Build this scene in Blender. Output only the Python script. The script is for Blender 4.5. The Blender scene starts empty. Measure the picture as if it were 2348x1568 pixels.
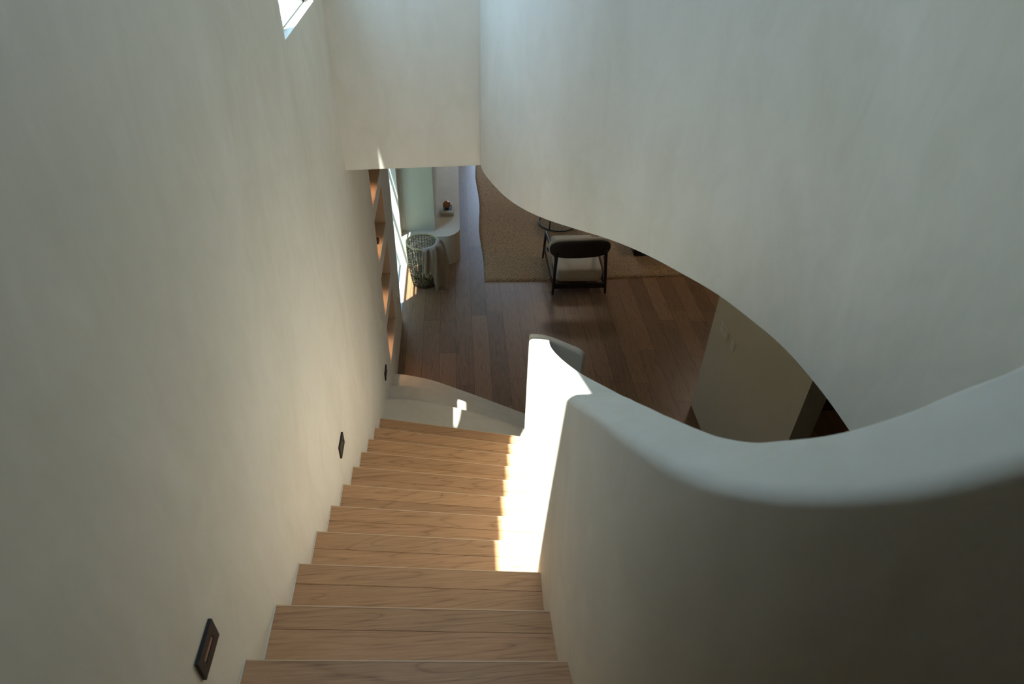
import bpy, bmesh, math, random
from mathutils import Vector, Matrix, noise
random.seed(7)
sc = bpy.context.scene
C = sc.collection
PI = math.pi

# ------------------------------------------------------------------ camera
S, H = 0.6844, 4.4984
cam_d = bpy.data.cameras.new('camera')
cam = bpy.data.objects.new('camera', cam_d)
C.objects.link(cam)
r_ = Vector((0.9971, -0.0722, 0.0243)); d_ = Vector((-0.0260, -0.6217, -0.7828)); f_ = Vector((0.0717, 0.7799, -0.6217))
m = Matrix(((r_.x, -d_.x, -f_.x), (r_.y, -d_.y, -f_.y), (r_.z, -d_.z, -f_.z))).to_4x4()
cam.matrix_world = Matrix.Translation((S, 0, H)) @ m
cam_d.sensor_fit = 'HORIZONTAL'
cam_d.sensor_width = 36.0
cam_d.lens = 36.0 * 1527.66 / 2348
cam_d.clip_start = 0.02
cam_d.clip_end = 200
cam_d.dof.use_dof = True
cam_d.dof.focus_distance = 4.2
cam_d.dof.aperture_fstop = 5.0
sc.camera = cam

# ------------------------------------------------------------------ light
sc.view_settings.view_transform = 'Standard'
sc.view_settings.look = 'None'
sc.view_settings.gamma = 1.0
sc.view_settings.use_curve_mapping = False
EXPOSURE = -0.02
sc.view_settings.exposure = EXPOSURE
sc.cycles.max_bounces = 16
sc.cycles.diffuse_bounces = 12
sc.cycles.transparent_max_bounces = 12
sc.cycles.use_denoising = True
sc.cycles.sample_clamp_indirect = 6.0
sc.cycles.caustics_reflective = False

world = bpy.data.worlds.new('sky')
sc.world = world
world.use_nodes = True
wn = world.node_tree.nodes; wl = world.node_tree.links
bg = wn['Background']
bg.inputs['Color'].default_value = (0.455, 0.695, 1.0, 1)
bg.inputs['Strength'].default_value = 6.3

SUN = Vector((0.182, 0.225, -1.0)).normalized()
sd = bpy.data.lights.new('sun', 'SUN'); so = bpy.data.objects.new('sun', sd); C.objects.link(so)
sd.energy = 36.0; sd.angle = math.radians(0.6); sd.color = (1.0, 0.965, 0.90)
so.rotation_euler = (-SUN).to_track_quat('Z', 'Y').to_euler()
so.location = (-2, -2, 12)

def portal(loc, rot, sx, sy):
    l = bpy.data.lights.new('sky_portal', 'AREA'); o = bpy.data.objects.new('sky_portal', l); C.objects.link(o)
    l.shape = 'RECTANGLE'; l.size = sx; l.size_y = sy; l.cycles.is_portal = True
    o.location = loc; o.rotation_euler = rot
portal((0.38, 1.82, 5.72), (0, 0, 0), 0.52, 2.1)
portal((-0.35, 6.74, 1.2), (0, -PI / 2, 0), 2.5, 1.4)
portal((1.6, 12.12, 1.35), (-PI / 2, 0, 0), 1.6, 2.3)
portal((-0.2, 3.23, 4.37), (0, -PI / 2, 0), 1.3, 0.7)

# ------------------------------------------------------------------ helpers
def tag(o, label=None, cat=None, group=None, kind=None):
    if label: o['label'] = label
    if cat: o['category'] = cat
    if group: o['group'] = group
    if kind: o['kind'] = kind
    return o
def obj(name, bm, mt=None, parent=None, smooth=None):
    me = bpy.data.meshes.new(name)
    bmesh.ops.recalc_face_normals(bm, faces=bm.faces)
    bm.to_mesh(me); bm.free()
    o = bpy.data.objects.new(name, me); C.objects.link(o)
    if mt: me.materials.append(mt)
    if smooth:
        for p in me.polygons: p.use_smooth = True
        me.set_sharp_from_angle(angle=math.radians(smooth))
    if parent:
        o.parent = parent
        o.matrix_parent_inverse = parent.matrix_basis.inverted()
    return o
def empty(name, loc=(0, 0, 0)):
    o = bpy.data.objects.new(name, None); C.objects.link(o); o.location = loc
    o.empty_display_size = 0.1
    return o
def NB(): return bmesh.new()
def box(bm, x0, x1, y0, y1, z0, z1):
    v = [bm.verts.new((x, y, z)) for x in (x0, x1) for y in (y0, y1) for z in (z0, z1)]
    for f in ((0, 1, 3, 2), (4, 6, 7, 5), (0, 4, 5, 1), (2, 3, 7, 6), (0, 2, 6, 4), (1, 5, 7, 3)):
        bm.faces.new([v[i] for i in f])
    return v
def prism(bm, pts, z0, z1):
    a = [bm.verts.new((p[0], p[1], z0)) for p in pts]; b = [bm.verts.new((p[0], p[1], z1)) for p in pts]
    n = len(pts)
    bm.faces.new(a[::-1]); bm.faces.new(b)
    for i in range(n): bm.faces.new((a[i], a[(i + 1) % n], b[(i + 1) % n], b[i]))
def bevel_all(bm, w, seg=2, ang=30):
    es = [e for e in bm.edges if len(e.link_faces) == 2 and e.calc_face_angle(0) > math.radians(ang)]
    bmesh.ops.bevel(bm, geom=es, offset=w, segments=seg, affect='EDGES', profile=0.5)
def tube(bm, pts, rad, n=8, closed=False, cap=True):
    pts = [Vector(p) for p in pts]; rings = []
    N = len(pts)
    rad = rad if isinstance(rad, (list, tuple)) else [rad] * N
    up = None
    for i in range(N):
        if closed: t = (pts[(i + 1) % N] - pts[i - 1])
        else: t = pts[min(i + 1, N - 1)] - pts[max(i - 1, 0)]
        t.normalize()
        if up is None:
            up = Vector((0, 0, 1)) if abs(t.z) < 0.9 else Vector((1, 0, 0))
        u = (up - t * up.dot(t)).normalized(); up = u; w = t.cross(u)
        rings.append([bm.verts.new(pts[i] + (u * math.cos(2 * PI * k / n) + w * math.sin(2 * PI * k / n)) * rad[i]) for k in range(n)])
    for i in range(N if closed else N - 1):
        a, b = rings[i], rings[(i + 1) % N]
        for k in range(n): bm.faces.new((a[k], a[(k + 1) % n], b[(k + 1) % n], b[k]))
    if not closed and cap:
        bm.faces.new(rings[0][::-1]); bm.faces.new(rings[-1])
def cat(P, n=10):
    P = [Vector(p) for p in P]
    Q = [2 * P[0] - P[1]] + P + [2 * P[-1] - P[-2]]; o = []
    for i in range(1, len(Q) - 2):
        a, b, c, d = Q[i - 1:i + 3]
        for k in range(n):
            t = k / n
            o.append(0.5 * ((2 * b) + (-a + c) * t + (2 * a - 5 * b + 4 * c - d) * t * t + (-a + 3 * b - 3 * c + d) * t ** 3))
    o.append(P[-1]); return o
def lerp(a, b, t): return a + (b - a) * t

# ------------------------------------------------------------------ materials
def mat(name, col=(0.8, 0.8, 0.8), rough=0.5, metal=0.0):
    mt = bpy.data.materials.new(name); mt.use_nodes = True
    b = mt.node_tree.nodes['Principled BSDF']
    b.inputs['Base Color'].default_value = (*col, 1); b.inputs['Roughness'].default_value = rough
    b.inputs['Metallic'].default_value = metal
    return mt
class G:
    def __init__(s, mt): s.t = mt.node_tree; s.b = s.t.nodes['Principled BSDF']
    def n(s, typ, **kw):
        x = s.t.nodes.new(typ)
        for k, v in kw.items():
            if k.startswith('_'): setattr(x, k[1:], v)
            else: x.inputs[k.replace('__', ' ')].default_value = v
        return x
    def l(s, a, ao, b, bi): s.t.links.new(a.outputs[ao], b.inputs[bi])
def ramp(g, stops):
    r = g.n('ShaderNodeValToRGB'); cr = r.color_ramp
    while len(cr.elements) < len(stops): cr.elements.new(0.5)
    for e, (p, c) in zip(cr.elements, stops): e.position = p; e.color = (*c, 1)
    return r
def plaster(name, c1, c2, rough=0.75, sc1=1.3, bump=0.05):
    mt = mat(name, c1, rough); g = G(mt)
    tc = g.n('ShaderNodeTexCoord')
    mp = g.n('ShaderNodeMapping', Scale=(1.0, 1.0, 0.45)); g.l(tc, 'Object', mp, 'Vector')
    n1 = g.n('ShaderNodeTexNoise', Scale=sc1, Detail=6.0, Roughness=0.6, Distortion=0.7); g.l(mp, 'Vector', n1, 'Vector')
    n2 = g.n('ShaderNodeTexNoise', Scale=7.0, Detail=5.0, Roughness=0.6, Distortion=1.2); g.l(mp, 'Vector', n2, 'Vector')
    mx = g.n('ShaderNodeMix', _data_type='FLOAT'); mx.inputs[0].default_value = 0.35
    g.l(n1, 'Fac', mx, 2); g.l(n2, 'Fac', mx, 3)
    r = ramp(g, [(0.32, c2), (0.62, c1)]); g.l(mx, 0, r, 'Fac'); g.l(r, 'Color', g.b, 'Base Color')
    bp = g.n('ShaderNodeBump', Strength=bump, Distance=0.02); g.l(n2, 'Fac', bp, 'Height'); g.l(bp, 'Normal', g.b, 'Normal')
    g.b.inputs['Specular IOR Level'].default_value = 0.3
    return mt
M_wall = plaster('lime_plaster', (0.775, 0.745, 0.685), (0.655, 0.622, 0.548))
M_rail = plaster('balustrade_plaster', (0.77, 0.732, 0.665), (0.65, 0.610, 0.53))
M_low = plaster('beige_wall_paint', (0.66, 0.60, 0.47), (0.63, 0.57, 0.44), bump=0.01)
M_hall = plaster('dark_hall_panelling', (0.10, 0.075, 0.045), (0.05, 0.036, 0.022), rough=0.5, sc1=3.0)
M_step = plaster('microcement', (0.66, 0.61, 0.53), (0.57, 0.52, 0.44), rough=0.55, sc1=2.5, bump=0.03)
def add_pits(mt):
    g = G(mt); tc = g.n('ShaderNodeTexCoord')
    v = g.n('ShaderNodeTexVoronoi', Scale=26.0); g.l(tc, 'Object', v, 'Vector')
    n = g.n('ShaderNodeTexNoise', Scale=2.2, Detail=1.0); g.l(tc, 'Object', n, 'Vector')
    m1 = g.n('ShaderNodeMath', _operation='LESS_THAN'); m1.inputs[1].default_value = 0.07; g.l(v, 'Distance', m1, 0)
    m2 = g.n('ShaderNodeMath', _operation='GREATER_THAN'); m2.inputs[1].default_value = 0.58; g.l(n, 'Fac', m2, 0)
    m3 = g.n('ShaderNodeMath', _operation='MULTIPLY'); g.l(m1, 0, m3, 0); g.l(m2, 0, m3, 1)
    old = g.b.inputs['Base Color'].links[0].from_socket
    mx = g.n('ShaderNodeMix', _data_type='RGBA'); mx.inputs[7].default_value = (0.16, 0.12, 0.09, 1)
    g.l(m3, 0, mx, 0); g.t.links.new(old, mx.inputs[6]); g.l(mx, 2, g.b, 'Base Color')
add_pits(M_step)
M_niche = mat('niche_paint', (0.55, 0.43, 0.32), 0.7)
M_white = mat('white_painted_frame', (0.36, 0.43, 0.47), 0.4)
M_black = mat('black_metal', (0.018, 0.017, 0.017), 0.42, 0.3)
M_copper = mat('copper_reflector', (0.42, 0.22, 0.16), 0.5, 0.1)
M_darkwood = mat('black_stained_wood', (0.020, 0.013, 0.010), 0.45)
M_cream = mat('cream_fabric', (0.54, 0.48, 0.385), 0.9)
M_plastic = mat('cream_plastic', (0.74, 0.70, 0.60), 0.35)
M_grey = mat('towel_linen', (0.36, 0.32, 0.27), 0.95)
def cloth_bump(mt, s=220, k=0.3):
    g = G(mt); tc = g.n('ShaderNodeTexCoord'); n = g.n('ShaderNodeTexNoise', Scale=float(s), Detail=3.0); g.l(tc, 'Object', n, 'Vector')
    bp = g.n('ShaderNodeBump', Strength=k, Distance=0.002); g.l(n, 'Fac', bp, 'Height'); g.l(bp, 'Normal', g.b, 'Normal')
cloth_bump(M_cream); cloth_bump(M_grey, 260, 0.5)

def wood(name, c_dark, c_mid, c_light, axis='x', rough=0.42, planks=False):
    mt = mat(name, c_mid, rough); g = G(mt)
    tc = g.n('ShaderNodeTexCoord')
    src, so_ = tc, 'Object'
    pl_col = None
    if planks:
        # boards run along Y, each row of boards with its own random start
        def mth(op, a, b=None):
            q = g.n('ShaderNodeMath', _operation=op)
            for i, v in enumerate((a, b)):
                if v is None: continue
                if isinstance(v, (int, float)): q.inputs[i].default_value = v
                else: g.t.links.new(v, q.inputs[i])
            return q.outputs[0]
        s3 = g.n('ShaderNodeSeparateXYZ'); g.l(tc, 'Object', s3, 0)
        BW, BL = 0.178, 1.55
        xr = mth('DIVIDE', mth('SUBTRACT', s3.outputs['X'], 0.065), BW); row = mth('FLOOR', xr); fx = mth('SUBTRACT', xr, row)
        w1 = g.n('ShaderNodeTexWhiteNoise', _noise_dimensions='1D'); g.t.links.new(row, w1.inputs['W'])
        yr = mth('ADD', mth('DIVIDE', s3.outputs['Y'], BL), mth('MULTIPLY', w1.outputs['Value'], 7.3)); col = mth('FLOOR', yr); fy = mth('SUBTRACT', yr, col)
        cv = g.n('ShaderNodeCombineXYZ'); g.t.links.new(row, cv.inputs[0]); g.t.links.new(col, cv.inputs[1])
        w2 = g.n('ShaderNodeTexWhiteNoise', _noise_dimensions='2D'); g.l(cv, 0, w2, 'Vector')
        ex = mth('MULTIPLY', mth('MINIMUM', fx, mth('SUBTRACT', 1.0, fx)), BW)
        ey = mth('MULTIPLY', mth('MINIMUM', fy, mth('SUBTRACT', 1.0, fy)), BL)
        seam = mth('LESS_THAN', mth('MINIMUM', ex, ey), 0.0014)
        brand = w2.outputs['Value']
        sep = g.n('ShaderNodeSeparateXYZ'); g.l(tc, 'Object', sep, 0)
        # per board offset so the figure changes from board to board
        mul = g.n('ShaderNodeMath', _operation='MULTIPLY'); mul.inputs[1].default_value = 37.0; g.t.links.new(brand, mul.inputs[0])
        cmb = g.n('ShaderNodeCombineXYZ'); g.l(sep, 'X', cmb, 'X'); g.l(sep, 'Y', cmb, 'Y'); g.l(mul, 0, cmb, 'Z')
        src, so_ = cmb, 0
    else:
        oi = g.n('ShaderNodeObjectInfo'); mul = g.n('ShaderNodeMath', _operation='MULTIPLY'); mul.inputs[1].default_value = 53.0; g.l(oi, 'Random', mul, 0)
        sep = g.n('ShaderNodeSeparateXYZ'); g.l(tc, 'Object', sep, 0)
        cmb = g.n('ShaderNodeCombineXYZ'); g.l(sep, 'X', cmb, 'X'); g.l(sep, 'Y', cmb, 'Y'); g.l(mul, 0, cmb, 'Z')
        src, so_ = cmb, 0
    scl = (0.7, 7.0, 1.0) if axis == 'x' else (7.0, 0.7, 1.0)
    mp2 = g.n('ShaderNodeMapping', Scale=scl); g.l(src, so_, mp2, 'Vector')
    n1 = g.n('ShaderNodeTexNoise', Scale=1.0, Detail=2.0, Roughness=0.5, Distortion=0.3); g.l(mp2, 'Vector', n1, 'Vector')
    # growth rings = contour lines of a smooth noise
    mm = g.n('ShaderNodeMath', _operation='MULTIPLY'); mm.inputs[1].default_value = 42.0; g.l(n1, 'Fac', mm, 0)
    sn = g.n('ShaderNodeMath', _operation='SINE'); g.l(mm, 0, sn, 0)
    scl2 = (6.0, 160.0, 1.0) if axis == 'x' else (160.0, 6.0, 1.0)
    mp3 = g.n('ShaderNodeMapping', Scale=scl2); g.l(src, so_, mp3, 'Vector')
    n2 = g.n('ShaderNodeTexNoise', Scale=1.0, Detail=4.0, Roughness=0.65); g.l(mp3, 'Vector', n2, 'Vector')
    ab = g.n('ShaderNodeMath', _operation='ABSOLUTE'); g.l(sn, 0, ab, 0)
    iv = g.n('ShaderNodeMath', _operation='SUBTRACT'); iv.inputs[0].default_value = 1.0; g.l(ab, 0, iv, 1)
    pw = g.n('ShaderNodeMath', _operation='POWER'); pw.inputs[1].default_value = 3.5; g.l(iv, 0, pw, 0)
    mr = g.n('ShaderNodeMapRange'); mr.inputs['To Min'].default_value = 0.58; mr.inputs['To Max'].default_value = 0.30
    g.l(pw, 0, mr, 'Value')
    mx = g.n('ShaderNodeMix', _data_type='FLOAT'); mx.inputs[0].default_value = 0.55; g.l(mr, 0, mx, 2); g.l(n2, 'Fac', mx, 3)
    r = ramp(g, [(0.30, c_dark), (0.5, c_mid), (0.68, c_light)]); g.l(mx, 0, r, 'Fac')
    out = (r, 'Color')
    hs = g.n('ShaderNodeHueSaturation')
    g.l(r, 'Color', hs, 'Color')
    mr2 = g.n('ShaderNodeMapRange')
    if planks:
        mr2.inputs['To Min'].default_value = 0.74; mr2.inputs['To Max'].default_value = 1.22; g.t.links.new(brand, mr2.inputs['Value'])
    else:
        mr2.inputs['To Min'].default_value = 0.9; mr2.inputs['To Max'].default_value = 1.12; g.l(oi, 'Random', mr2, 'Value')
    g.l(mr2, 0, hs, 'Value')
    if planks:
        mx3 = g.n('ShaderNodeMix', _data_type='RGBA'); mx3.inputs[7].default_value = (0.035, 0.02, 0.012, 1)
        g.t.links.new(seam, mx3.inputs[0]); g.l(hs, 'Color', mx3, 6); g.l(mx3, 2, g.b, 'Base Color')
    else:
        g.l(hs, 'Color', g.b, 'Base Color')
    bp = g.n('ShaderNodeBump', Strength=0.12, Distance=0.001); g.l(mx, 0, bp, 'Height'); g.l(bp, 'Normal', g.b, 'Normal')
    return mt
M_tread = wood('honey_oak', (0.22, 0.11, 0.050), (0.45, 0.25, 0.125), (0.56, 0.33, 0.18), 'x', 0.45)
M_edge = mat('oak_edge_highlight', (0.66, 0.46, 0.30), 0.35)  # paler oak tone, stands in for light caught on the nose bevel
M_floor = wood('oak_floor_boards', (0.125, 0.063, 0.030), (0.225, 0.122, 0.062), (0.30, 0.175, 0.095), 'y', 0.36, planks=True)

def glass(name, tint=(0.925, 0.965, 0.95)):
    mt = mat(name); t = mt.node_tree; t.nodes.remove(t.nodes['Principled BSDF'])
    tr = t.nodes.new('ShaderNodeBsdfTransparent'); tr.inputs[0].default_value = (*tint, 1)
    gl = t.nodes.new('ShaderNodeBsdfGlossy'); gl.inputs['Roughness'].default_value = 0.02
    ge = t.nodes.new('ShaderNodeNewGeometry'); dt = t.nodes.new('ShaderNodeVectorMath'); dt.operation = 'DOT_PRODUCT'
    t.links.new(ge.outputs['Normal'], dt.inputs[0]); t.links.new(ge.outputs['Incoming'], dt.inputs[1])
    def mth(op, a, b=None):
        q = t.nodes.new('ShaderNodeMath'); q.operation = op
        for i, v in enumerate((a, b)):
            if v is None: continue
            if isinstance(v, (int, float)): q.inputs[i].default_value = v
            else: t.links.new(v, q.inputs[i])
        return q.outputs[0]
    sch = mth('ADD', mth('MULTIPLY', mth('POWER', mth('SUBTRACT', 1.0, mth('ABSOLUTE', dt.outputs['Value'])), 5.0), 0.45), 0.03)
    mx = t.nodes.new('ShaderNodeMixShader'); t.links.new(sch, mx.inputs[0]); t.links.new(tr.outputs[0], mx.inputs[1]); t.links.new(gl.outputs[0], mx.inputs[2])
    t.links.new(mx.outputs[0], t.nodes['Material Output'].inputs[0]); return mt
M_glass = glass('window_glass')
def emit(name, col, st):
    mt = mat(name, col); b = mt.node_tree.nodes['Principled BSDF']
    b.inputs['Emission Color'].default_value = (*col, 1); b.inputs['Emission Strength'].default_value = st; return mt

# ------------------------------------------------------------------ setting
ZC = 2.79            # lower room ceiling / bottom of the stair well walls
ZF2 = 3.02           # upper floor
ZT, ZT2 = 5.5, 5.7   # upper ceiling
YB = -3.2            # wall behind the stair head
YH = 3.86            # header wall
XR = 7.0; YE = 12.0

# left wall: boxes around the upper window, four niches and the glazed door
NY0, NY1 = 4.79, 5.50
NZ = [(0.455, 0.870), (1.000, 1.390), (1.545, 1.935), (2.055, 2.450)]
DY0, DY1, DZ = 6.08, 7.396, 2.35
WY0, WY1, WZ0, WZ1 = 2.904, 3.605, 3.762, 5.04
TL, TU = 0.30, 0.18
b = NB()
box(b, -TL, 0, YB, NY0, -0.2, 3.0)
z = -0.2
for a, c in NZ:
    box(b, -TL, 0, NY0, NY1, z, a); z = c
box(b, -TL, 0, NY0, NY1, z, 3.0)
box(b, -TL, 0, NY1, DY0, -0.2, 3.0)
box(b, -TL, 0, DY0, DY1, DZ, 3.0)
box(b, -TL, 0, DY0, DY1, -0.2, -0.02)
box(b, -TL, 0, DY1, YE, -0.2, 3.0)
box(b, -TL, -0.046, 7.235, DY1, -0.02, DZ)
# upper, thinner
box(b, -TU, 0, YB, WY0, 3.0, ZT)
box(b, -0.118, 0, WY0, WY1, 3.0, WZ0); box(b, -TU, -0.118, WY0, WY1, 3.0, WZ0 - 0.07)
box(b, -TU, 0, WY0, WY1, WZ1, ZT)
box(b, -TU, 0, WY1, YH + 0.14, 3.0, ZT)
AY, AR = (WY0 + WY1) / 2, (WY1 - WY0) / 2
def prism_x(bm, pts, x0, x1):
    a = [bm.verts.new((x0, p[0], p[1])) for p in pts]; c_ = [bm.verts.new((x1, p[0], p[1])) for p in pts]; n = len(pts)
    bm.faces.new(a); bm.faces.new(c_[::-1])
    for i in range(n): bm.faces.new((a[i], a[(i + 1) % n], c_[(i + 1) % n], c_[i]))
AZ = WZ1 - AR
prism_x(b, [(AY - AR * math.cos(PI * k / 24), AZ + AR * math.sin(PI * k / 24)) for k in range(13)] + [(WY0, WZ1)], -TU, 0)
prism_x(b, [(AY + AR * math.cos(PI * k / 24), AZ + AR * math.sin(PI * k / 24)) for k in range(13)] + [(WY1, WZ1)], -TU, 0)
tag(obj('wall_left', b, M_wall), kind='structure')
# niche linings (backs)
for a, c in NZ:
    b = NB(); box(b, -TL - 0.05, -TL, NY0 - 0.05, NY1 + 0.05, a - 0.03, c + 0.03)
    x = -0.004
    # inner lining: floor, top, sides as thin skins
    box(b, -TL, x, NY0, NY1, a, a + 0.004); box(b, -TL, x, NY0, NY1, c - 0.004, c)
    box(b, -TL, x, NY0, NY0 + 0.004, a + 0.004, c - 0.004); box(b, -TL, x, NY1 - 0.004, NY1, a + 0.004, c - 0.004)
    i = NZ.index((a, c))
    nm = ('lowest', 'second lowest', 'second highest', 'highest')[i]
    o = obj('niche_shelf', b, M_niche); tag(o, nm + ' of the four glowing recessed shelves in the left wall', 'niche shelf', 'lit niches in the left wall')
    b = NB()
    bmesh.ops.create_cone(b, cap_ends=True, segments=20, radius1=0.022, radius2=0.022, depth=0.01, matrix=Matrix.Translation((-0.075, NY0 + 0.22, c - 0.012)))
    obj('lamp', b, emit('warm_lamp_%s' % nm.replace(' ', '_'), (1.0, 0.55, 0.25), 3.0), o)
    l = bpy.data.lights.new('niche_lamp_light', 'SPOT'); lo = bpy.data.objects.new('niche_lamp_light', l); C.objects.link(lo)
    l.energy = 6.0; l.color = (1.0, 0.55, 0.28); l.shadow_soft_size = 0.02; l.spot_size = math.radians(75); l.spot_blend = 1.0
    lo.location = (-0.075, NY0 + 0.22, c - 0.022)
b = NB(); box(b, -0.075, -0.032, 5.10, 5.17, 1.5495, 1.578); bevel_all(b, 0.004)
tag(obj('small_box', b, M_darkwood), 'small dark box on the second highest glowing niche shelf', 'box')

# floor
b = NB(); box(b, -TL, XR + 0.3, YB - 0.2, YE + 0.3, -0.2, 0.0)
tag(obj('floor', b, M_floor), kind='structure')
# curved stair well wall (its lower edge traced in plan at ceiling height)
cw = cat([(0.815, 3.90), (0.822, 3.84), (0.836, 3.767), (0.876, 3.634), (0.942, 3.462), (1.029, 3.317), (1.140, 3.196), (1.286, 3.084), (1.451, 2.965), (1.598, 2.817),
          (1.728, 2.643), (1.854, 2.447), (1.955, 2.21), (2.007, 2.05), (2.040, 1.85), (2.055, 1.65), (2.060, 1.30), (2.06, 0.8), (2.06, 0.0), (2.06, -1.5), (2.06, YB)], 8)
cw = [(p[0], p[1]) for p in [Vector((*q, 0)) if len(q) == 2 else q for q in cw]]
def off(pts, d):
    o = []
    for i, p in enumerate(pts):
        a = pts[max(i - 1, 0)]; c = pts[min(i + 1, len(pts) - 1)]
        t = Vector((c[0] - a[0], c[1] - a[1])).normalized(); o.append((p[0] - t.y * d, p[1] + t.x * d))
    return o
outer = off(cw, 0.12)
b = NB(); prism(b, cw + outer[::-1], ZC, ZT)
o = obj('wall_curved', b, M_wall, smooth=30); tag(o, kind='structure')
# header wall over the room entrance
b = NB(); prism(b, [(0, 3.842), (0.83, 3.902), (0.93, 3.91), (0.93, YH + 0.14), (0, YH + 0.14)], ZC, ZT)
tag(obj('wall_header', b, M_wall), kind='structure')
# lower ceiling with stair well cut out
b = NB()
poly = [(0, YH + 0.14), (0, YE), (XR, YE), (XR, YB), (outer[-1][0], YB)] + outer[::-1][1:-6] + [(0.93, YH + 0.14)]
prism(b, poly, ZC, ZC + 0.12)
tag(obj('ceiling_lower', b, M_low), kind='structure')
# upper floor landing slab
b = NB(); box(b, 0, 2.06, YB, 0.19, ZF2 - 0.2, ZF2); tag(obj('floor_upper', b, M_floor), kind='structure')
# upper ceiling with skylight: shaft edges bound the sun patch
SX0, SX1, SY0, SY1 = 0.127, 0.612, 0.76, 2.704
b = NB()
box(b, -TU, SX0, YB, YH + 0.14, ZT, ZT2); box(b, SX1, 2.3, YB, YH + 0.14, ZT, ZT2)
box(b, SX0, SX1, YB, SY0, ZT, ZT2); box(b, SX0, SX1, SY1, YH + 0.14, ZT, ZT2)
rc = 0.21  # unseen far corners of the skylight filled in to trim the sun patch
prism(b, [(SX1 - rc + rc * math.sin(PI / 2 * k / 8), SY1 - rc + rc * math.cos(PI / 2 * k / 8)) for k in range(9)][::-1] + [(SX1 - rc, SY1), (SX1, SY1)], ZT, ZT2)
prism(b, [(SX0, SY1 - 0.27), (SX0 + 0.13, SY1), (SX0, SY1)], ZT, ZT2)
tag(obj('ceiling_upper', b, M_wall), kind='structure')
b = NB(); box(b, -TL, XR + 0.2, YB - 0.2, YB, -0.2, ZT2); tag(obj('wall_back', b, M_wall), kind='structure')
# lower room: right wall, far walls
b = NB(); box(b, 2.885, 3.03, 3.007, 4.583, 0, ZC)
tag(obj('wall_right', b, M_low), kind='structure')
b = NB(); box(b, 3.03, XR, 4.44, 4.583, 0, ZC); tag(obj('wall_alcove', b, M_hall), kind='structure')
b = NB(); box(b, XR, XR + 0.2, YB, YE + 0.2, -0.2, ZC + 0.12); tag(obj('wall_far_right', b, M_low), kind='structure')
b = NB(); y0, y1 = YE, YE + 0.2
box(b, -TL, 0.8, y0, y1, -0.2, ZC + 0.12); box(b, 2.4, XR, y0, y1, -0.2, ZC + 0.12); box(b, 0.8, 2.4, y0, y1, 2.5, ZC + 0.12); box(b, 0.8, 2.4, y0, y1, -0.2, 0.2)
tag(obj('wall_front', b, M_low), kind='structure')
# dark panelling across the hall beyond the right wall
b = NB(); box(b, 4.3, 4.4, YB, 4.44, 0, ZC)
tag(obj('wall_hall', b, M_hall), kind='structure')

# upper window
w = empty('window_1', (0, (WY0 + WY1) / 2, WZ0)); tag(w, kind='structure')
b = NB(); xa, xb = -0.115, -0.045
box(b, xa, xb, WY0, WY1, WZ0, WZ0 + 0.028)
box(b, xa, xb, WY0, WY0 + 0.03, WZ0, AZ); box(b, xa, xb, WY1 - 0.03, WY1, WZ0, AZ)
prism_x(b, [(AY - AR * math.cos(PI * k / 24), AZ + AR * math.sin(PI * k / 24)) for k in range(25)] + [(AY + (AR - 0.03) * math.cos(PI * k / 24), AZ + (AR - 0.03) * math.sin(PI * k / 24)) for k in range(25)], xa, xb)
obj('window_frame', b, M_white, w)
b = NB(); box(b, -0.109, -0.103, WY0 + 0.03, WY1 - 0.03, WZ0 + 0.028, WZ1 - 0.10); obj('window_pane', b, M_glass, w)
# glazed garden door
w = empty('door_1', (0, (DY0 + DY1) / 2, 0)); tag(w, kind='structure')
b = NB(); xa, xb = -0.20, -0.165
D1 = 7.234
box(b, xa, xb, DY0, D1, -0.02, 0.06); box(b, xa, xb, DY0, D1, DZ - 0.07, DZ)
box(b, xa, xb, DY0, DY0 + 0.06, 0.06, DZ - 0.07); box(b, xa, xb, D1 - 0.05, D1, 0.06, DZ - 0.07)
for zz in (0.48, 1.02, 1.56):
    box(b, xa + 0.008, xb - 0.008, DY0 + 0.06, D1 - 0.05, zz, zz + 0.035)
obj('door_frame', b, M_white, w)
b = NB(); box(b, -0.185, -0.18, DY0 + 0.06, D1 - 0.05, 0.06, DZ - 0.07); obj('door_pane', b, M_glass, w)
b = NB(); box(b, -TL, -0.045, DY0, D1, -0.02, 0.004); box(b, -0.045, -0.012, DY0, D1 - 0.002, -0.02, 0.010)
obj('threshold', b, M_white, w)
# far window wall glazing
w = empty('window_2', (1.6, YE, 0.2)); tag(w, kind='structure')
b = NB()
for x in (0.8, 1.56, 2.32): box(b, x, x + 0.08, YE + 0.05, YE + 0.11, 0.2, 2.5)
box(b, 0.8, 2.4, YE + 0.05, YE + 0.11, 0.2, 0.27); box(b, 0.8, 2.4, YE + 0.05, YE + 0.11, 2.43, 2.5)
obj('window_frame', b, M_white, w)
# unseen fill lamps, added to brighten the lower room and the hall
for k, (x, y) in enumerate(((4.4, 7.2), (2.2, 9.4), (3.7, 3.2))):
    l = bpy.data.lights.new('fill_light', 'AREA'); o = bpy.data.objects.new('fill_light', l); C.objects.link(o)
    l.shape = 'DISK'; l.size = 0.6; l.energy = 12.0 if k < 2 else 2.0; l.color = (1.0, 0.80, 0.60); o.location = (x, y, ZC - 0.012)
    b = NB(); bmesh.ops.create_cone(b, cap_ends=True, segments=28, radius1=0.33, radius2=0.33, depth=0.008, matrix=Matrix.Translation((x, y, ZC - 0.005)))
    tag(obj('fill_light_trim', b, M_white), 'flat disc of an added, unseen fill lamp under the lower ceiling', 'ceiling light', 'added fill lamps')
# skylight
w = empty('window_3', (0.38, 1.82, ZT2)); tag(w, kind='structure')
b = NB(); box(b, SX0 - 0.05, SX1 + 0.05, SY0 - 0.05, SY1 + 0.05, ZT2 + 0.001, ZT2 + 0.006); obj('window_pane', b, M_glass, w)

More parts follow.
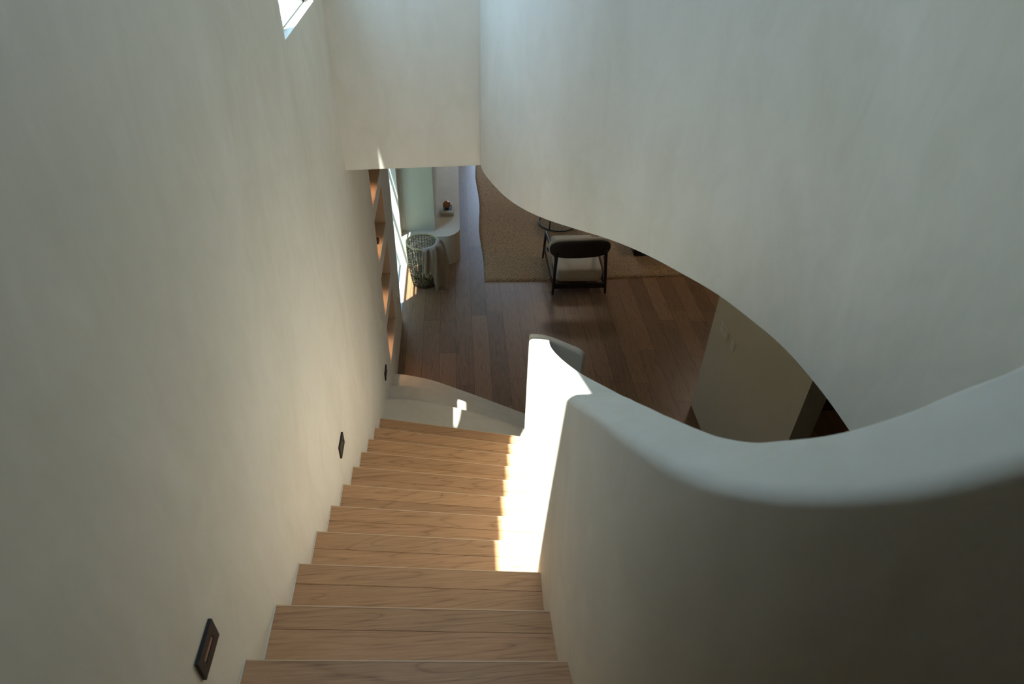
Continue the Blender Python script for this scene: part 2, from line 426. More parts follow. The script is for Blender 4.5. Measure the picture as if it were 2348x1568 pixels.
# ------------------------------------------------------------------ staircase
RISE = 0.1774
def ynose(k, x): return 1.027 + 0.28 * k - (0.065 + 0.0168 * k if k >= 0 else 0.065) * x
rail_in = cat([(1.134, 3.610, 1.650), (1.085, 3.0, 2.070), (1.035, 2.4, 2.496), (0.995, 1.9, 2.853), (0.968, 1.55, 3.100), (0.960, 1.29, 3.283), (0.962, 1.155, 3.382),
               (0.968, 1.025, 3.477), (0.977, 0.921, 3.543), (0.996, 0.823, 3.597), (1.026, 0.734, 3.640), (1.070, 0.656, 3.682), (1.129, 0.591, 3.732), (1.197, 0.538, 3.788),
               (1.272, 0.500, 3.848), (1.353, 0.476, 3.916), (1.445, 0.459, 3.995), (1.60, 0.45, 4.08), (1.80, 0.45, 4.13), (2.06, 0.46, 4.16)], 6)
def xin(y):
    best = None
    for a, c in zip(rail_in[:-1], rail_in[1:]):
        if min(a.y, c.y) <= y <= max(a.y, c.y) and a.x < 1.2:
            t = (y - a.y) / (c.y - a.y) if c.y != a.y else 0
            return lerp(a.x, c.x, t)
    return 1.134
stair = empty('staircase', (0.5, 2.4, 0.532))
tag(stair, 'honey oak treads descending beside the left plaster wall', 'staircase')
def nose_pt(k, right):
    if not right: return (0.0, ynose(k, 0))
    x = 1.0
    for _ in range(8): x = xin(ynose(k, x))
    return (x + 0.004, ynose(k, x))
for k in range(-2, 11):
    z = 0.7098 + RISE * (10 - k)
    if k == -1: L, R = (0, 0.747), (1.03, 0.71); bL, bR = (0, 0.44), (1.24, 0.505)
    elif k == -2: L, R = (0, 0.467), (1.24, 0.51); bL, bR = (0, 0.17), (1.6, 0.17)
    else:
        L, R = nose_pt(k, 0), nose_pt(k, 1)
        if k == 0: bL, bR = (0, 0.72), (1.04, 0.685)
        else:
            q0, q1 = nose_pt(k - 1, 0), nose_pt(k - 1, 1)
            bL, bR = (q0[0], q0[1] - 0.03), (q1[0], q1[1] - 0.03)
    if k == -2: tz = z
    t = 0.04
    b = NB()
    # two boards with a hairline joint, front board ~12 cm deep
    n = 10
    def strip(f0, f1):
        pts = []
        for i in range(n + 1):
            u = i / n; x0, y0 = lerp(L[0], R[0], u), lerp(L[1], R[1], u); x1, y1 = lerp(bL[0], bR[0], u), lerp(bL[1], bR[1], u)
            pts.append(((lerp(x0, x1, f0), lerp(y0, y1, f0)), (lerp(x0, x1, f1), lerp(y0, y1, f1))))
        top = [p[0] for p in pts] + [p[1] for p in pts[::-1]]
        bb = NB(); prism(bb, top, z - t, z)
        bevel_all(bb, 0.0018, 2, 60)
        me = bpy.data.meshes.new('t'); bb.to_mesh(me); bb.free(); b.from_mesh(me); bpy.data.meshes.remove(me)
    s = 0.28
    strip(0.0, s - 0.003)
    tr = obj('tread', b, M_tread, stair, smooth=40)
    b = NB(); strip(s + 0.003, 1.0)
    rb = obj('rear_board', b, M_tread, tr, smooth=40)
    b = NB(); prism(b, [(L[0] + 0.006, L[1] + 0.0005), (R[0], R[1] + 0.0005), (R[0], R[1] - 0.004), (L[0] + 0.006, L[1] - 0.004)], z - 0.004, z + 0.0012)
    obj('nosing_highlight', b, M_edge, stair)  # thin pale strip, highlight line painted along the nose
    # riser under this nose down to next tread
    b = NB()
    d = 0.022
    zb = z - RISE if k < 10 else 0.50
    pts = [(L[0], L[1] - d), (R[0], R[1] - d), (R[0], R[1] - d - 0.018), (L[0], L[1] - d - 0.018)]
    prism(b, pts, zb, z - t)
    obj('riser', b, M_tread, stair)
    b = NB(); prism(b, [(0.0005, L[1] + 0.001), (0.005, L[1] + 0.001), (0.005, bL[1]), (0.0005, bL[1])], z, z + 0.003)
    obj('sealant_line', b, M_wall, stair)

# plaster steps at the foot
def outline(pts):
    c = cat([Vector((x, y, 0)) for x, y in pts], 8); return [(p.x, p.y) for p in c]
psteps = empty('plaster_steps', (0.6, 4.2, 0)); tag(psteps, 'three curved pale microcement steps at the foot of the oak stairs', 'steps')
curves = [
    [(0.0, 4.236), (0.215, 4.214), (0.444, 4.158), (0.596, 4.101), (0.782, 4.018), (1.155, 3.829), (1.35, 3.72), (1.6, 3.5)],
    [(0.0, 4.604), (0.186, 4.581), (0.431, 4.495), (0.691, 4.351), (1.183, 4.090), (1.45, 3.95), (1.8, 3.7)],
    [(0.0, 4.971), (0.158, 4.934), (0.375, 4.855), (0.621, 4.717), (0.798, 4.616), (1.217, 4.364), (1.5, 4.2), (1.9, 3.95)]]
tops = [0.532, 0.355, 0.1774]; bots = [0.358, 0.180, 0.0]
for i in (0, 1, 2):
    o_ = outline(curves[i])
    b = NB(); prism(b, [(0.0, 3.80)] + o_ + [(o_[-1][0], 3.4), (1.29, 3.4), (1.29, 3.64), (1.0, 3.64)] if i else [(0.0, 3.74)] + o_ + [(1.60, 3.4), (1.29, 3.4), (1.29, 3.64), (0.8, 3.66)], bots[i] if i == 0 else bots[i], tops[i])
    bevel_all(b, 0.010, 3, 60)
    obj('step', b, M_step, psteps, smooth=40)

# ------------------------------------------------------------------ balustrade
bal = empty('balustrade', (1.05, 2.2, 0)); tag(bal, 'solid curving plaster balustrade along the right side of the stairs', 'balustrade')
def sweep(bm, path, widths, ztop, rin, rout, zbot, seg=6, cap_r=0.0):
    rings = []
    N = len(path)
    for i in range(N):
        a = path[max(i - 1, 0)]; c = path[min(i + 1, N - 1)]
        t = Vector((c[0] - a[0], c[1] - a[1])).normalized()
        nrm = Vector((-t.y, t.x)); w_ = widths[i]; zt = ztop[i]; zb = zbot[i]
        pr = [(0, zb)]
        for k in range(seg + 1):
            an = PI / 2 * k / seg; pr.append((rin - rin * math.cos(an), zt - rin + rin * math.sin(an)))
        for k in range(seg + 1):
            an = PI / 2 * k / seg; pr.append((w_ - rout + rout * math.sin(an), zt - rout + rout * math.cos(an)))
        pr.append((w_, zb))
        rings.append([bm.verts.new((path[i][0] + nrm.x * u, path[i][1] + nrm.y * u, zz)) for u, zz in pr])
    n = len(rings[0])
    for i in range(N - 1):
        for k in range(n):
            bm.faces.new((rings[i][k], rings[i][(k + 1) % n], rings[i + 1][(k + 1) % n], rings[i + 1][k]))
    bm.faces.new(rings[0]); bm.faces.new(rings[-1][::-1])
P = rail_in; N = len(P)
wtab = [.142, .118, .106, .1005, .0995, .1015, .108, .123, .136, .142, .145, .142, .138, .134, .132, .132, .132, .132, .132, .134, .137, .141, .145, .148, .151, .153, .154, .155]
wid, zt, zb = [], [], []
for i, p in enumerate(P):
    q = i / 3
    wid.append(lerp(wtab[int(q)], wtab[int(q) + 1], q - int(q)) if q < len(wtab) - 1 else .155)
    zt.append(p.z); zb.append(0.0 if p.y > 1.4 else max(0.0, p.z - 1.5))
# smooth widths
for _ in range(3): wid = [wid[0]] + [(wid[i - 1] + wid[i] * 2 + wid[i + 1]) / 4 for i in range(1, N - 1)] + [wid[-1]]
b = NB()
sweep(b, [(p.x, p.y) for p in P], wid, zt, 0.030, 0.012, zb)
obj('handrail_wall', b, M_rail, bal, smooth=35)
# thin return wing hooking right from the far end
wp = cat([Vector((1.136, 3.600, 0)), Vector((1.20, 3.594, 0)), Vector((1.27, 3.562, 0)), Vector((1.345, 3.506, 0)), Vector((1.40, 3.464, 0)), Vector((1.478, 3.41, 0))], 8)
b = NB()
nW = len(wp)
sweep(b, [(p.x, p.y) for p in wp], [0.052] * nW, [1.668 - 0.040 * (1 - math.sqrt(max(0, 1 - (max(0, i / (nW - 1) - 0.84) / 0.16) ** 2))) - (0.018 if i == 0 else 0) for i in range(nW)], 0.022, 0.022, [0.0] * nW)
obj('return_wing', b, M_rail, bal, smooth=35)

# ------------------------------------------------------------------ step lights on the left wall
def step_light(yc, zc, label):
    o = empty('step_light', (0, yc, zc)); tag(o, label, 'wall light', 'black step lights on the left wall')
    hy, hz, th = 0.060, 0.041, 0.010; sy, sz = 0.034, 0.009
    b = NB()
    x0, x1 = 0.0, th
    box(b, x0, x1, yc - hy, yc - sy, zc - hz, zc + hz); box(b, x0, x1, yc + sy, yc + hy, zc - hz, zc + hz)
    box(b, x0, x1, yc - sy, yc + sy, zc - hz, zc - sz); box(b, x0, x1, yc - sy, yc + sy, zc + sz, zc + hz)
    bmesh.ops.remove_doubles(b, verts=b.verts, dist=1e-5)
    obj('plate', b, M_black, o)
    b = NB(); box(b, 0.0005, 0.0075, yc - sy, yc + sy, zc - sz, zc + sz); obj('slot_reflector', b, M_copper, o)
    return o
step_light(0.903, 2.795, 'black rectangular step light nearest the top of the stairs, lowest in the photo')
step_light(2.546, 1.783, 'black rectangular step light halfway down, middle of the three on the wall')
step_light(4.391, 0.699, 'black rectangular step light above the plaster steps, furthest down the stairs')

# switch plates
def plate(name, n, axis_x, yc, zc, w_, h_, label, cat_, sgn=1, screws=True):
    o = empty(name, (axis_x, yc, zc)); tag(o, label, cat_)
    b = NB(); x1 = axis_x + sgn * 0.006
    box(b, min(axis_x, x1), max(axis_x, x1), yc - w_ / 2, yc + w_ / 2, zc - h_ / 2, zc + h_ / 2); bevel_all(b, 0.0015, 2)
    obj('cover_plate', b, M_plastic, o)
    for i in range(n):
        b = NB(); yy = yc + (i - (n - 1) / 2) * 0.046; xs = (x1, x1 + sgn * 0.005)
        v = box(b, min(xs), max(xs), yy - 0.0165, yy + 0.0165, zc - 0.033, zc + 0.033)
        for q in v:
            if abs(q.co.x - xs[1]) < 1e-6 and q.co.z < zc: q.co.x = x1 + sgn * 0.001
        obj('rocker_switch', b, M_plastic, o)
    return o
plate('light_switch', 3, 2.885, 4.312, 1.118, 0.172, 0.10, 'wider cream switch plate, nearer the end of the beige wall', 'light switch', -1)
plate('light_switch', 1, 2.885, 4.115, 1.122, 0.078, 0.10, 'narrower cream switch plate to the right of the wide one on the beige wall', 'light switch', -1)
plate('light_switch', 2, 0.0, 4.50, 1.163, 0.115, 0.115, 'cream switch plate on the left plaster wall above the lowest step light', 'light switch', 1)
plate('wall_outlet', 1, 0.0, 5.81, 0.49, 0.075, 0.115, 'cream outlet low on the wall strip between niches and garden door', 'outlet', 1)

# ------------------------------------------------------------------ fireplace hearth bench
fp = empty('fireplace', (0.3, 7.24, 0)); tag(fp, 'pale plaster hearth bench with rounded corner and chimney breast beside the garden door', 'fireplace')
arc = [(0.60 - 0.0, 7.30)]
pts = [(-0.045, 7.235)]
cx, cy, rr = 0.452, 7.452, 0.215
for k in range(17):
    an = -PI / 2 + PI / 2 * k / 16
    pts.append((cx + rr * math.cos(an), cy + rr * math.sin(an)))
pts += [(0.667, YE - 0.02), (0.002, YE - 0.02), (0.002, 7.394), (-0.045, 7.394)]
b = NB(); prism(b, pts, 0.0, 0.409); bevel_all(b, 0.006, 2, 60)
obj('hearth_bench', b, M_step, fp, smooth=40)
b = NB(); box(b, 0.002, 0.361, 7.397, YE - 0.02, 0.409, ZC - 0.002); bevel_all(b, 0.012, 3, 60)
obj('chimney_breast', b, plaster('chimney_plaster', (0.62, 0.62, 0.52), (0.57, 0.57, 0.47), bump=0.02), fp, smooth=40)
for (x, y, r) in ((0.481, 8.52, 0.011), (0.386, 8.776, 0.006)):
    pass
# books and sphere on the bench
def book(x0, x1, y0, y1, z0, z1, cover, label):
    o = empty('book', ((x0 + x1) / 2, (y0 + y1) / 2, z0)); tag(o, label, 'book', 'books on the hearth bench')
    b = NB(); box(b, x0 + 0.004, x1 - 0.004, y0 + 0.004, y1 - 0.001, z0 + 0.003, z1 - 0.003); obj('pages', b, mat('paper', (0.72, 0.68, 0.60), 0.9), o)
    b = NB(); box(b, x0, x1, y0, y1, z0, z0 + 0.003); box(b, x0, x1, y0, y1, z1 - 0.003, z1); box(b, x0, x1, y1 - 0.001, y1, z0, z1)
    obj('cover', b, cover, o)
    return o
M_bookw = mat('white_book_cover', (0.60, 0.58, 0.53), 0.5)
book(0.432, 0.592, 7.766, 7.985, 0.409, 0.437, mat('dark_book_cover', (0.10, 0.08, 0.07), 0.5), 'dark bound book at the bottom of the stack on the bench')
bk = book(0.434, 0.590, 7.770, 7.985, 0.437, 0.462, M_bookw, 'white bordered book with slate cover picture under the glass ball')
b = NB(); box(b, 0.452, 0.574, 7.815, 7.970, 0.462, 0.4628); obj('cover_picture', b, mat('slate_print', (0.075, 0.085, 0.095), 0.4), bk)
orb = empty('glass_ball', (0.508, 7.90, 0.463)); tag(orb, 'amber copper coloured ball on a small dark foot on the white book', 'ornament')
b = NB(); bmesh.ops.create_uvsphere(b, u_segments=32, v_segments=20, radius=0.049, matrix=Matrix.Translation((0.506, 7.865, 0.523)))
mo = mat('amber_glaze', (0.36, 0.16, 0.075), 0.15, 0.35)
obj('ball', b, mo, orb, smooth=80)
b = NB(); bmesh.ops.create_cone(b, cap_ends=True, segments=28, radius1=0.034, radius2=0.022, depth=0.018, matrix=Matrix.Translation((0.506, 7.865, 0.4722)))
obj('foot', b, M_darkwood, orb, smooth=40)

# ------------------------------------------------------------------ basket and towel
bx, by, BH = 0.226, 6.86, 0.56
bk = empty('wicker_basket', (bx, by, 0)); tag(bk, 'tall open weave wicker basket beside the hearth bench', 'basket')
M_wick = mat('dark_wicker', (0.20, 0.17, 0.075), 0.55)
g = G(M_wick); tc = g.n('ShaderNodeTexCoord'); nn = g.n('ShaderNodeTexNoise', Scale=30.0); g.l(tc, 'Object', nn, 'Vector')
rr_ = ramp(g, [(0.40, (0.035, 0.028, 0.012)), (0.70, (0.24, 0.19, 0.08))]); g.l(nn, 'Fac', rr_, 'Fac'); g.l(rr_, 'Color', g.b, 'Base Color')
def brad(z):
    u = z / BH
    return 0.146 + 0.036 * min(1, u * 1.3) + 0.006 * math.sin(u * PI) - (0.006 * (1 - min(1, z / 0.05)))
b = NB(); NS = 34
for i in range(NS):
    a = 2 * PI * i / NS
    tube(b, [(bx + (brad(z) + 0.003 * (1 if (j + i) % 2 else -1)) * math.cos(a), by + (brad(z) + 0.003 * (1 if (j + i) % 2 else -1)) * math.sin(a), z) for j, z in enumerate([0.004 + (BH - 0.008) * q / 22 for q in range(23)])], 0.0036, 5)
obj('upright_stakes', b, M_wick, bk, smooth=60)
b = NB(); NR = 31
for j in range(NR):
    z = 0.01 + (BH - 0.03) * j / (NR - 1)
    if j < 9: z = 0.01 + j * 0.0135
    ring = []
    for i in range(NS * 2):
        a = 2 * PI * i / (NS * 2) ; s_ = math.cos(PI * (i / 2 + j)) if i % 2 == 0 else 0
        ring.append((bx + (brad(z) + 0.004 * s_) * math.cos(a), by + (brad(z) + 0.004 * s_) * math.sin(a), z + 0.003 * math.sin(3 * a + j)))
    tube(b, ring, 0.0040, 5, closed=True)
obj('weave', b, M_wick, bk, smooth=60)
b = NB()
for k, (dz, dr) in enumerate(((0, 0), (0.008, 0.003), (0.006, -0.006))):
    tube(b, [(bx + (brad(BH) + dr) * math.cos(2 * PI * i / 48), by + (brad(BH) + dr) * math.sin(2 * PI * i / 48), BH - 0.006 + dz) for i in range(48)], 0.006, 7, closed=True)
obj('rim', b, mat('pale_wicker', (0.42, 0.38, 0.22), 0.5), bk, smooth=60)
b = NB(); bmesh.ops.create_cone(b, cap_ends=True, segments=40, radius1=0.14, radius2=0.142, depth=0.008, matrix=Matrix.Translation((bx, by, 0.012)))
obj('base', b, M_wick, bk)

# towel: cloth draped over the front right of the rim
tw = empty('towel', (0.40, 6.72, 0.0)); tag(tw, 'grey brown linen throw with fringe hanging over the basket rim', 'throw blanket')
NU, NV = 56, 60
def towel_pt(u, v):
    # u 0..1 around the rim (front -> right), v 0..1 from inside over rim down
    a = math.radians(lerp(-92, 10, u))
    if u < 0.30: drop = lerp(0.27, 0.33, u / 0.30)
    elif u < 0.62: drop = lerp(0.33, 0.565, min(1, (u - 0.30) / 0.07))
    else: drop = lerp(0.56, 0.40, (u - 0.62) / 0.38)
    inside = 0.09
    s = v * (inside + 0.05 + drop)
    R0 = brad(BH)
    if s < inside:
        r = R0 - 0.020; z = BH - inside + s
    elif s < inside + 0.05:
        q = (s - inside) / 0.05 * PI
        r = R0 + 0.004 - 0.024 * math.cos(q); z = BH + 0.016 * math.sin(q)
    else:
        q = s - inside - 0.05; z = BH - q
        w_ = min(1, 0.35 + q / 0.10)
        fold = 0.024 * math.sin(u * 19 + 0.6) + 0.010 * math.sin(u * 41 + 2.2 + 3 * q)
        r = R0 + 0.030 + w_ * (0.022 + fold) + 0.10 * max(0, u - 0.55) * min(1, q / 0.3)
    # gather: strip narrows at the rim
    top = 1 - min(1, abs(s - inside - 0.025) / 0.35)
    a2 = lerp(a, math.radians(-42), 0.10 * top)
    lift = 0.022 * math.exp(-((u - 0.9) / 0.12) ** 2) * top
    return Vector((bx + r * math.cos(a2), by + r * math.sin(a2), max(0.012, z + lift)))
b = NB(); gr = [[b.verts.new(towel_pt(i / NU, j / NV)) for j in range(NV + 1)] for i in range(NU + 1)]
for i in range(NU):
    for j in range(NV): b.faces.new((gr[i][j], gr[i + 1][j], gr[i + 1][j + 1], gr[i][j + 1]))
o = obj('cloth', b, M_grey, tw, smooth=80)
md = o.modifiers.new('thick', 'SOLIDIFY'); md.thickness = 0.004
M_fr = mat('fringe_thread', (0.50, 0.45, 0.38), 0.95)
for i in range(0, NU + 1, 2):
    p = towel_pt(i / NU, 1.0); q = p.copy(); pts = [p]
    for k in range(1, 5):
        q = q + Vector((random.uniform(-.006, .008), random.uniform(-.008, .004), -0.011))
        if q.z < 0.008: q.z = 0.008; q = q + Vector((0.012, -0.006, 0))
        pts.append(q.copy())
    b = NB(); tube(b, pts, 0.0024, 4); obj('fringe_strand', b, M_fr, tw)

# ------------------------------------------------------------------ rug
M_rug = mat('braided_jute', (0.2, 0.14, 0.085), 0.95)
g = G(M_rug); tc = g.n('ShaderNodeTexCoord')
mp = g.n('ShaderNodeMapping', Scale=(1, 1, 0)); g.l(tc, 'Object', mp, 'Vector')
wv = g.n('ShaderNodeTexWave', Scale=9.0, Distortion=3.5, Detail=2.0, Detail__Scale=3.0); wv.wave_type = 'BANDS'; wv.bands_direction = 'DIAGONAL'; g.l(mp, 'Vector', wv, 'Vector')
n1 = g.n('ShaderNodeTexNoise', Scale=70.0, Detail=3.0, Roughness=0.6); g.l(mp, 'Vector', n1, 'Vector')
mpz = g.n('ShaderNodeMapping', Scale=(55, 105, 1), Rotation=(0, 0, 0.35)); g.l(tc, 'Object', mpz, 'Vector')
vo = g.n('ShaderNodeTexVoronoi', Scale=1.0); g.l(mpz, 'Vector', vo, 'Vector')
def mth(op, a, b=None, c=None):
    q = g.n('ShaderNodeMath', _operation=op)
    for i, v in enumerate((a, b, c)):
        if v is None: continue
        if isinstance(v, (int, float)): q.inputs[i].default_value = v
        else: g.t.links.new(v, q.inputs[i])
    return q.outputs[0]
nd = g.n('ShaderNodeTexNoise', Scale=11.0, Detail=2.0); g.l(mp, 'Vector', nd, 'Vector')
sx = g.n('ShaderNodeSeparateXYZ'); g.l(tc, 'Object', sx, 0)
tri = mth('PINGPONG', mth('ADD', sx.outputs['X'], mth('MULTIPLY', nd.outputs['Fac'], 0.03)), 0.11)
chev = mth('ADD', mth('ADD', sx.outputs['Y'], mth('MULTIPLY', tri, 0.75)), mth('MULTIPLY', nd.outputs['Fac'], 0.05))
strand = mth('ADD', mth('MULTIPLY', mth('SINE', mth('MULTIPLY', chev, 2 * PI / 0.030)), 0.16), 0.5)
mx0 = g.n('ShaderNodeMix', _data_type='FLOAT'); mx0.inputs[0].default_value = 0.5; g.l(vo, 'Distance', mx0, 3); g.l(n1, 'Fac', mx0, 2)
mx = g.n('ShaderNodeMix', _data_type='FLOAT'); mx.inputs[0].default_value = 0.5; g.l(mx0, 0, mx, 2); g.t.links.new(strand, mx.inputs[3])
n3 = g.n('ShaderNodeTexNoise', Scale=3.0, Detail=2.0); g.l(tc, 'Object', n3, 'Vector')
r = ramp(g, [(0.30, (0.50, 0.34, 0.185)), (0.50, (0.34, 0.215, 0.11)), (0.66, (0.11, 0.062, 0.03))]); g.l(mx, 0, r, 'Fac'); g.l(r, 'Color', g.b, 'Base Color')
bp = g.n('ShaderNodeBump', Strength=0.8, Distance=0.008, _invert=True); g.l(mx, 0, bp, 'Height'); g.l(bp, 'Normal', g.b, 'Normal')
b = NB(); NX, NYr = 90, 100
rx0, rx1, ry0, ry1 = 0.945, 4.3, 6.83, 10.4
gr = []
for i in range(NX + 1):
    row = []
    for j in range(NYr + 1):
        u, v = i / NX, j / NYr
        x = lerp(rx0, rx1, u); y = lerp(ry0, ry1, v)
        x += (1 - u) * (0.015 * math.sin(y * 3.6 + 0.8) + 0.006 * noise.noise(Vector((y * 30, 0, 0))))
        y += (1 - v) * (0.035 * max(0, x - 2.3) + 0.012 * math.sin(x * 2.6) + 0.006 * noise.noise(Vector((x * 30, 5, 0))))
        edge = min(u * (rx1 - rx0), (1 - u) * (rx1 - rx0), v * (ry1 - ry0), (1 - v) * (ry1 - ry0))
        z = 0.004 + 0.018 * min(1, edge / 0.03) ** 0.5 + 0.002 * noise.noise(Vector((x * 25, y * 25, 1)))
        row.append(b.verts.new((x, y, z)))
    gr.append(row)
for i in range(NX):
    for j in range(NYr): b.faces.new((gr[i][j], gr[i + 1][j], gr[i + 1][j + 1], gr[i][j + 1]))
# skirt down to the floor
rim = [gr[i][0] for i in range(NX + 1)] + [gr[NX][j] for j in range(1, NYr + 1)] + [gr[i][NYr] for i in range(NX - 1, -1, -1)] + [gr[0][j] for j in range(NYr - 1, 0, -1)]
lo = [b.verts.new((v.co.x, v.co.y, 0.0005)) for v in rim]
for i in range(len(rim)): b.faces.new((rim[i], rim[(i + 1) % len(rim)], lo[(i + 1) % len(rim)], lo[i]))
b.faces.new(lo)
o = obj('rug', b, M_rug, smooth=70); tag(o, 'large brown braided jute rug with wavy edges on the dark oak floor', 'rug')

# ------------------------------------------------------------------ lounge chair (back towards the stairs)
ch = empty('lounge_chair', (2.06, 6.9, 0)); tag(ch, 'low lounge chair with black wood frame, cream cushions and oval back shell', 'chair')
def limb(p0, p1, r0, r1, name='leg', flat=1.0, mt=M_darkwood):
    b = NB(); n = 6; pts = [Vector(p0).lerp(Vector(p1), i / n) for i in range(n + 1)]
    tube(b, pts, [lerp(r0, r1, i / n) for i in range(n + 1)], 10)
    return obj(name, b, mt, ch, smooth=60)
# rear legs rise to the shell
limb((1.752, 6.530, 0.0), (1.775, 6.578, 0.555), 0.013, 0.023)
limb((2.390, 6.540, 0.0), (2.345, 6.578, 0.575), 0.013, 0.023)
limb((1.722, 7.335, 0.024), (1.742, 7.300, 0.425), 0.012, 0.019)
limb((2.425, 7.335, 0.024), (2.400, 7.300, 0.425), 0.012, 0.019)
for sx, x0, x1 in ((0, 1.742, 1.775), (1, 2.400, 2.350)):
    b = NB()
    tube(b, cat([Vector((x0, 7.31, 0.412)), Vector((lerp(x0, x1, .5), 6.95, 0.432)), Vector((x1, 6.585, 0.455))], 6), 0.020, 10); obj('armrest', b, M_darkwood, ch, smooth=60)
    b = NB(); v = box(b, -0.013, 0.013, 0, 0.74, -0.040, 0.046)
    for q in v:
        q.co = Vector((lerp(x1 - (0.004 if sx == 0 else -0.03), x0, q.co.y / 0.74) + q.co.x, 6.56 + q.co.y, lerp(0.10, 0.17, q.co.y / 0.74) + q.co.z))
    bevel_all(b, 0.006); obj('side_rail', b, M_darkwood, ch, smooth=40)
b = NB(); box(b, 1.77, 2.37, 6.545, 6.572, 0.075, 0.135); bevel_all(b, 0.006); obj('rear_rail', b, M_darkwood, ch, smooth=40)
b = NB(); box(b, 1.745, 2.40, 7.285, 7.312, 0.14, 0.20); bevel_all(b, 0.006); obj('front_rail', b, M_darkwood, ch, smooth=40)
def cushion(x0, x1, y0, y1, z0, z1, name, puff=0.02, sl=0.0, rad=0.035):
    b = NB(); box(b, x0, x1, y0, y1, z0, z1)
    bmesh.ops.subdivide_edges(b, edges=b.edges, cuts=7, use_grid_fill=True)
    cx_, cy_, cz_ = (x0 + x1) / 2, (y0 + y1) / 2, (z0 + z1) / 2
    for v in b.verts:
        u = (v.co.x - cx_) / ((x1 - x0) / 2); w_ = (v.co.y - cy_) / ((y1 - y0) / 2); t = (v.co.z - cz_) / ((z1 - z0) / 2)
        k = (1 - u ** 4) * (1 - w_ ** 4)
        v.co.z += t * puff * k
        e = abs(t) ** 3
        v.co.x -= u * rad * 0.5 * e * (abs(u) > 0.99); v.co.y -= w_ * rad * 0.5 * e * (abs(w_) > 0.99)
        v.co.z += sl * (v.co.y - y0)
    o = obj(name, b, M_cream, ch, smooth=80)
    s = o.modifiers.new('sub', 'SUBSURF'); s.levels = 2; s.render_levels = 2
    return o
cushion(1.79, 2.345, 6.59, 7.33, 0.125, 0.300, 'seat_cushion', 0.012, 0.09)
# oval shell and padded back, curved in plan
def stadium(n=40, w_=0.355, h_=0.098):
    o_ = []
    for i in range(n):
        a = 2 * PI * i / n; c_, s_ = math.cos(a), math.sin(a)
        o_.append((math.copysign(abs(c_) ** 0.45, c_) * w_ if abs(c_) > 1e-6 else 0.0, math.copysign(abs(s_) ** 0.85, s_) * h_ if abs(s_) > 1e-6 else 0.0))
    return o_
def oval(name, mt, th0, th1, grow, zc, yc, crown):
    b = NB(); st = stadium(48, 0.352 + grow, 0.098 + grow)
    def pos(u, v, d):
        y = yc + d - 0.42 * u * u * 0.0 + 0.32 * (u * u) ; z = zc + v
        return Vector((2.046 + u, y + v * 0.22, z + 0.03 * u))
    layers = []
    prof = [(th0, 0.94), (th0 + (th1 - th0) * 0.25, 1.0), (th0 + (th1 - th0) * 0.75, 1.0), (th1, 0.93)]
    for d, s_ in prof: layers.append([b.verts.new(pos(u * s_, v * s_, d)) for u, v in st])
    n = len(st)
    for a, c_ in zip(layers[:-1], layers[1:]):
        for i in range(n): b.faces.new((a[i], a[(i + 1) % n], c_[(i + 1) % n], c_[i]))
    for lay, d in ((layers[0], th0), (layers[-1], th1)):
        prev = lay
        for s_ in (0.7, 0.4, 0.12):
            cur = [b.verts.new(pos(u * s_, v * s_, d + crown * (1 - s_) * (1 if d == th1 else 0))) for u, v in st]
            for i in range(n): b.faces.new((prev[i], prev[(i + 1) % n], cur[(i + 1) % n], cur[i]))
            prev = cur
        b.faces.new(prev)
    return obj(name, b, mt, ch, smooth=50)
oval('back_shell', M_darkwood, -0.010, 0.012, 0.0, 0.595, 6.56, 0.0)
oval('back_cushion', M_cream, 0.013, 0.065, 0.014, 0.597, 6.56, 0.02)

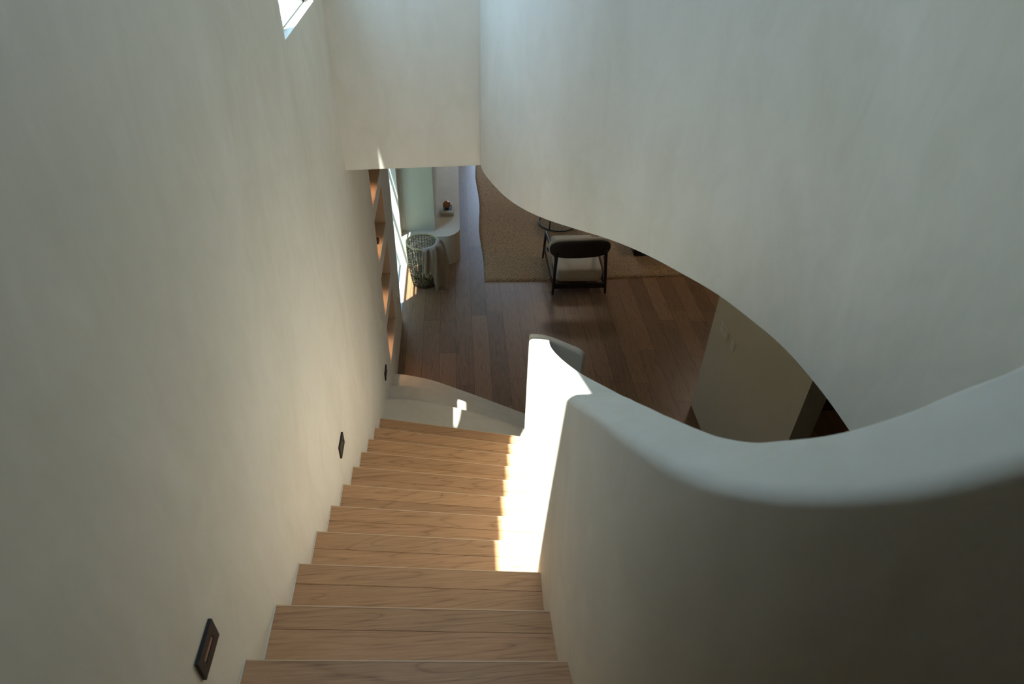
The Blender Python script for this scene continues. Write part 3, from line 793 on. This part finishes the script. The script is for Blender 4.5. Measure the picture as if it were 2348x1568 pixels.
# round metal table behind the chair
tb = empty('side_table', (2.03, 8.27, 0)); tag(tb, 'round black metal table base ring and post on the jute rug behind the chair', 'side table')
tx, ty, tr_ = 2.035, 8.27, 0.272
b = NB(); tube(b, [(tx + tr_ * math.cos(2 * PI * i / 56), ty + tr_ * math.sin(2 * PI * i / 56), 0.034) for i in range(56)], 0.009, 8, closed=True); obj('base_ring', b, M_black, tb, smooth=60)
b = NB(); tube(b, [(tx + tr_ * math.cos(2 * PI * i / 56), ty + tr_ * math.sin(2 * PI * i / 56), 0.50) for i in range(56)], 0.009, 8, closed=True); obj('top_ring', b, M_black, tb, smooth=60)
for a in (-122, -2, 118):
    a = math.radians(a); b = NB(); tube(b, [(tx + tr_ * math.cos(a), ty + tr_ * math.sin(a), 0.036), (tx + tr_ * math.cos(a), ty + tr_ * math.sin(a), 0.50)], 0.008, 8); obj('leg', b, M_black, tb, smooth=60)
b = NB(); bmesh.ops.create_cone(b, cap_ends=True, segments=56, radius1=tr_, radius2=tr_, depth=0.014, matrix=Matrix.Translation((tx, ty, 0.512))); obj('table_top', b, M_darkwood, tb, smooth=40)
# dark stool at the rug's right part
st = empty('stool', (3.05, 7.6, 0)); tag(st, 'dark block shaped stool half hidden under the curved wall edge, right of the chair', 'stool')
b = NB(); box(b, 2.90, 3.22, 7.33, 7.65, 0.065, 0.30); bevel_all(b, 0.015); obj('seat', b, M_darkwood, st, smooth=40)
for x in (2.93, 3.19):
    for y in (7.36, 7.62):
        b = NB(); box(b, x - 0.015, x + 0.015, y - 0.015, y + 0.015, 0.026, 0.066); obj('leg', b, M_darkwood, st)

# ------------------------------------------------------------------ garden outside
b = NB(); box(b, -40, -TL - 0.01, -20, 40, -0.4, -0.2)
tag(obj('ground_garden', b, mat('garden_ground', (0.22, 0.24, 0.14), 0.9)), kind='structure')
hg = empty('garden_hedge', (-2.2, 8.0, -0.2)); tag(hg, 'dark green garden hedge seen through the small upper window', 'hedge')
b = NB(); box(b, -2.6, -1.9, 2.0, 15.0, -0.2, 2.7); obj('branches', b, mat('hedge_core', (0.012, 0.022, 0.01), 0.9), hg)
b = NB()
for i in range(9000):
    c_ = Vector((-1.86 + random.gauss(0, 0.06), random.uniform(2, 15), random.uniform(-0.1, 2.8))) if i % 3 else Vector((random.uniform(-2.6, -1.85), random.uniform(2, 15), 2.75 + random.gauss(0, 0.05)))
    u = Vector((random.gauss(0, 1), random.gauss(0, 1), random.gauss(0, 1))).normalized(); w_ = u.orthogonal().normalized(); sz = random.uniform(.05, .10)
    v = [b.verts.new(c_ + u * sz), b.verts.new(c_ + w_ * sz * .45), b.verts.new(c_ - u * sz), b.verts.new(c_ - w_ * sz * .45)]
    b.faces.new(v)
tag(obj('foliage', b, mat('leaf_green', (0.020, 0.050, 0.022), 0.6), hg), kind='stuff')
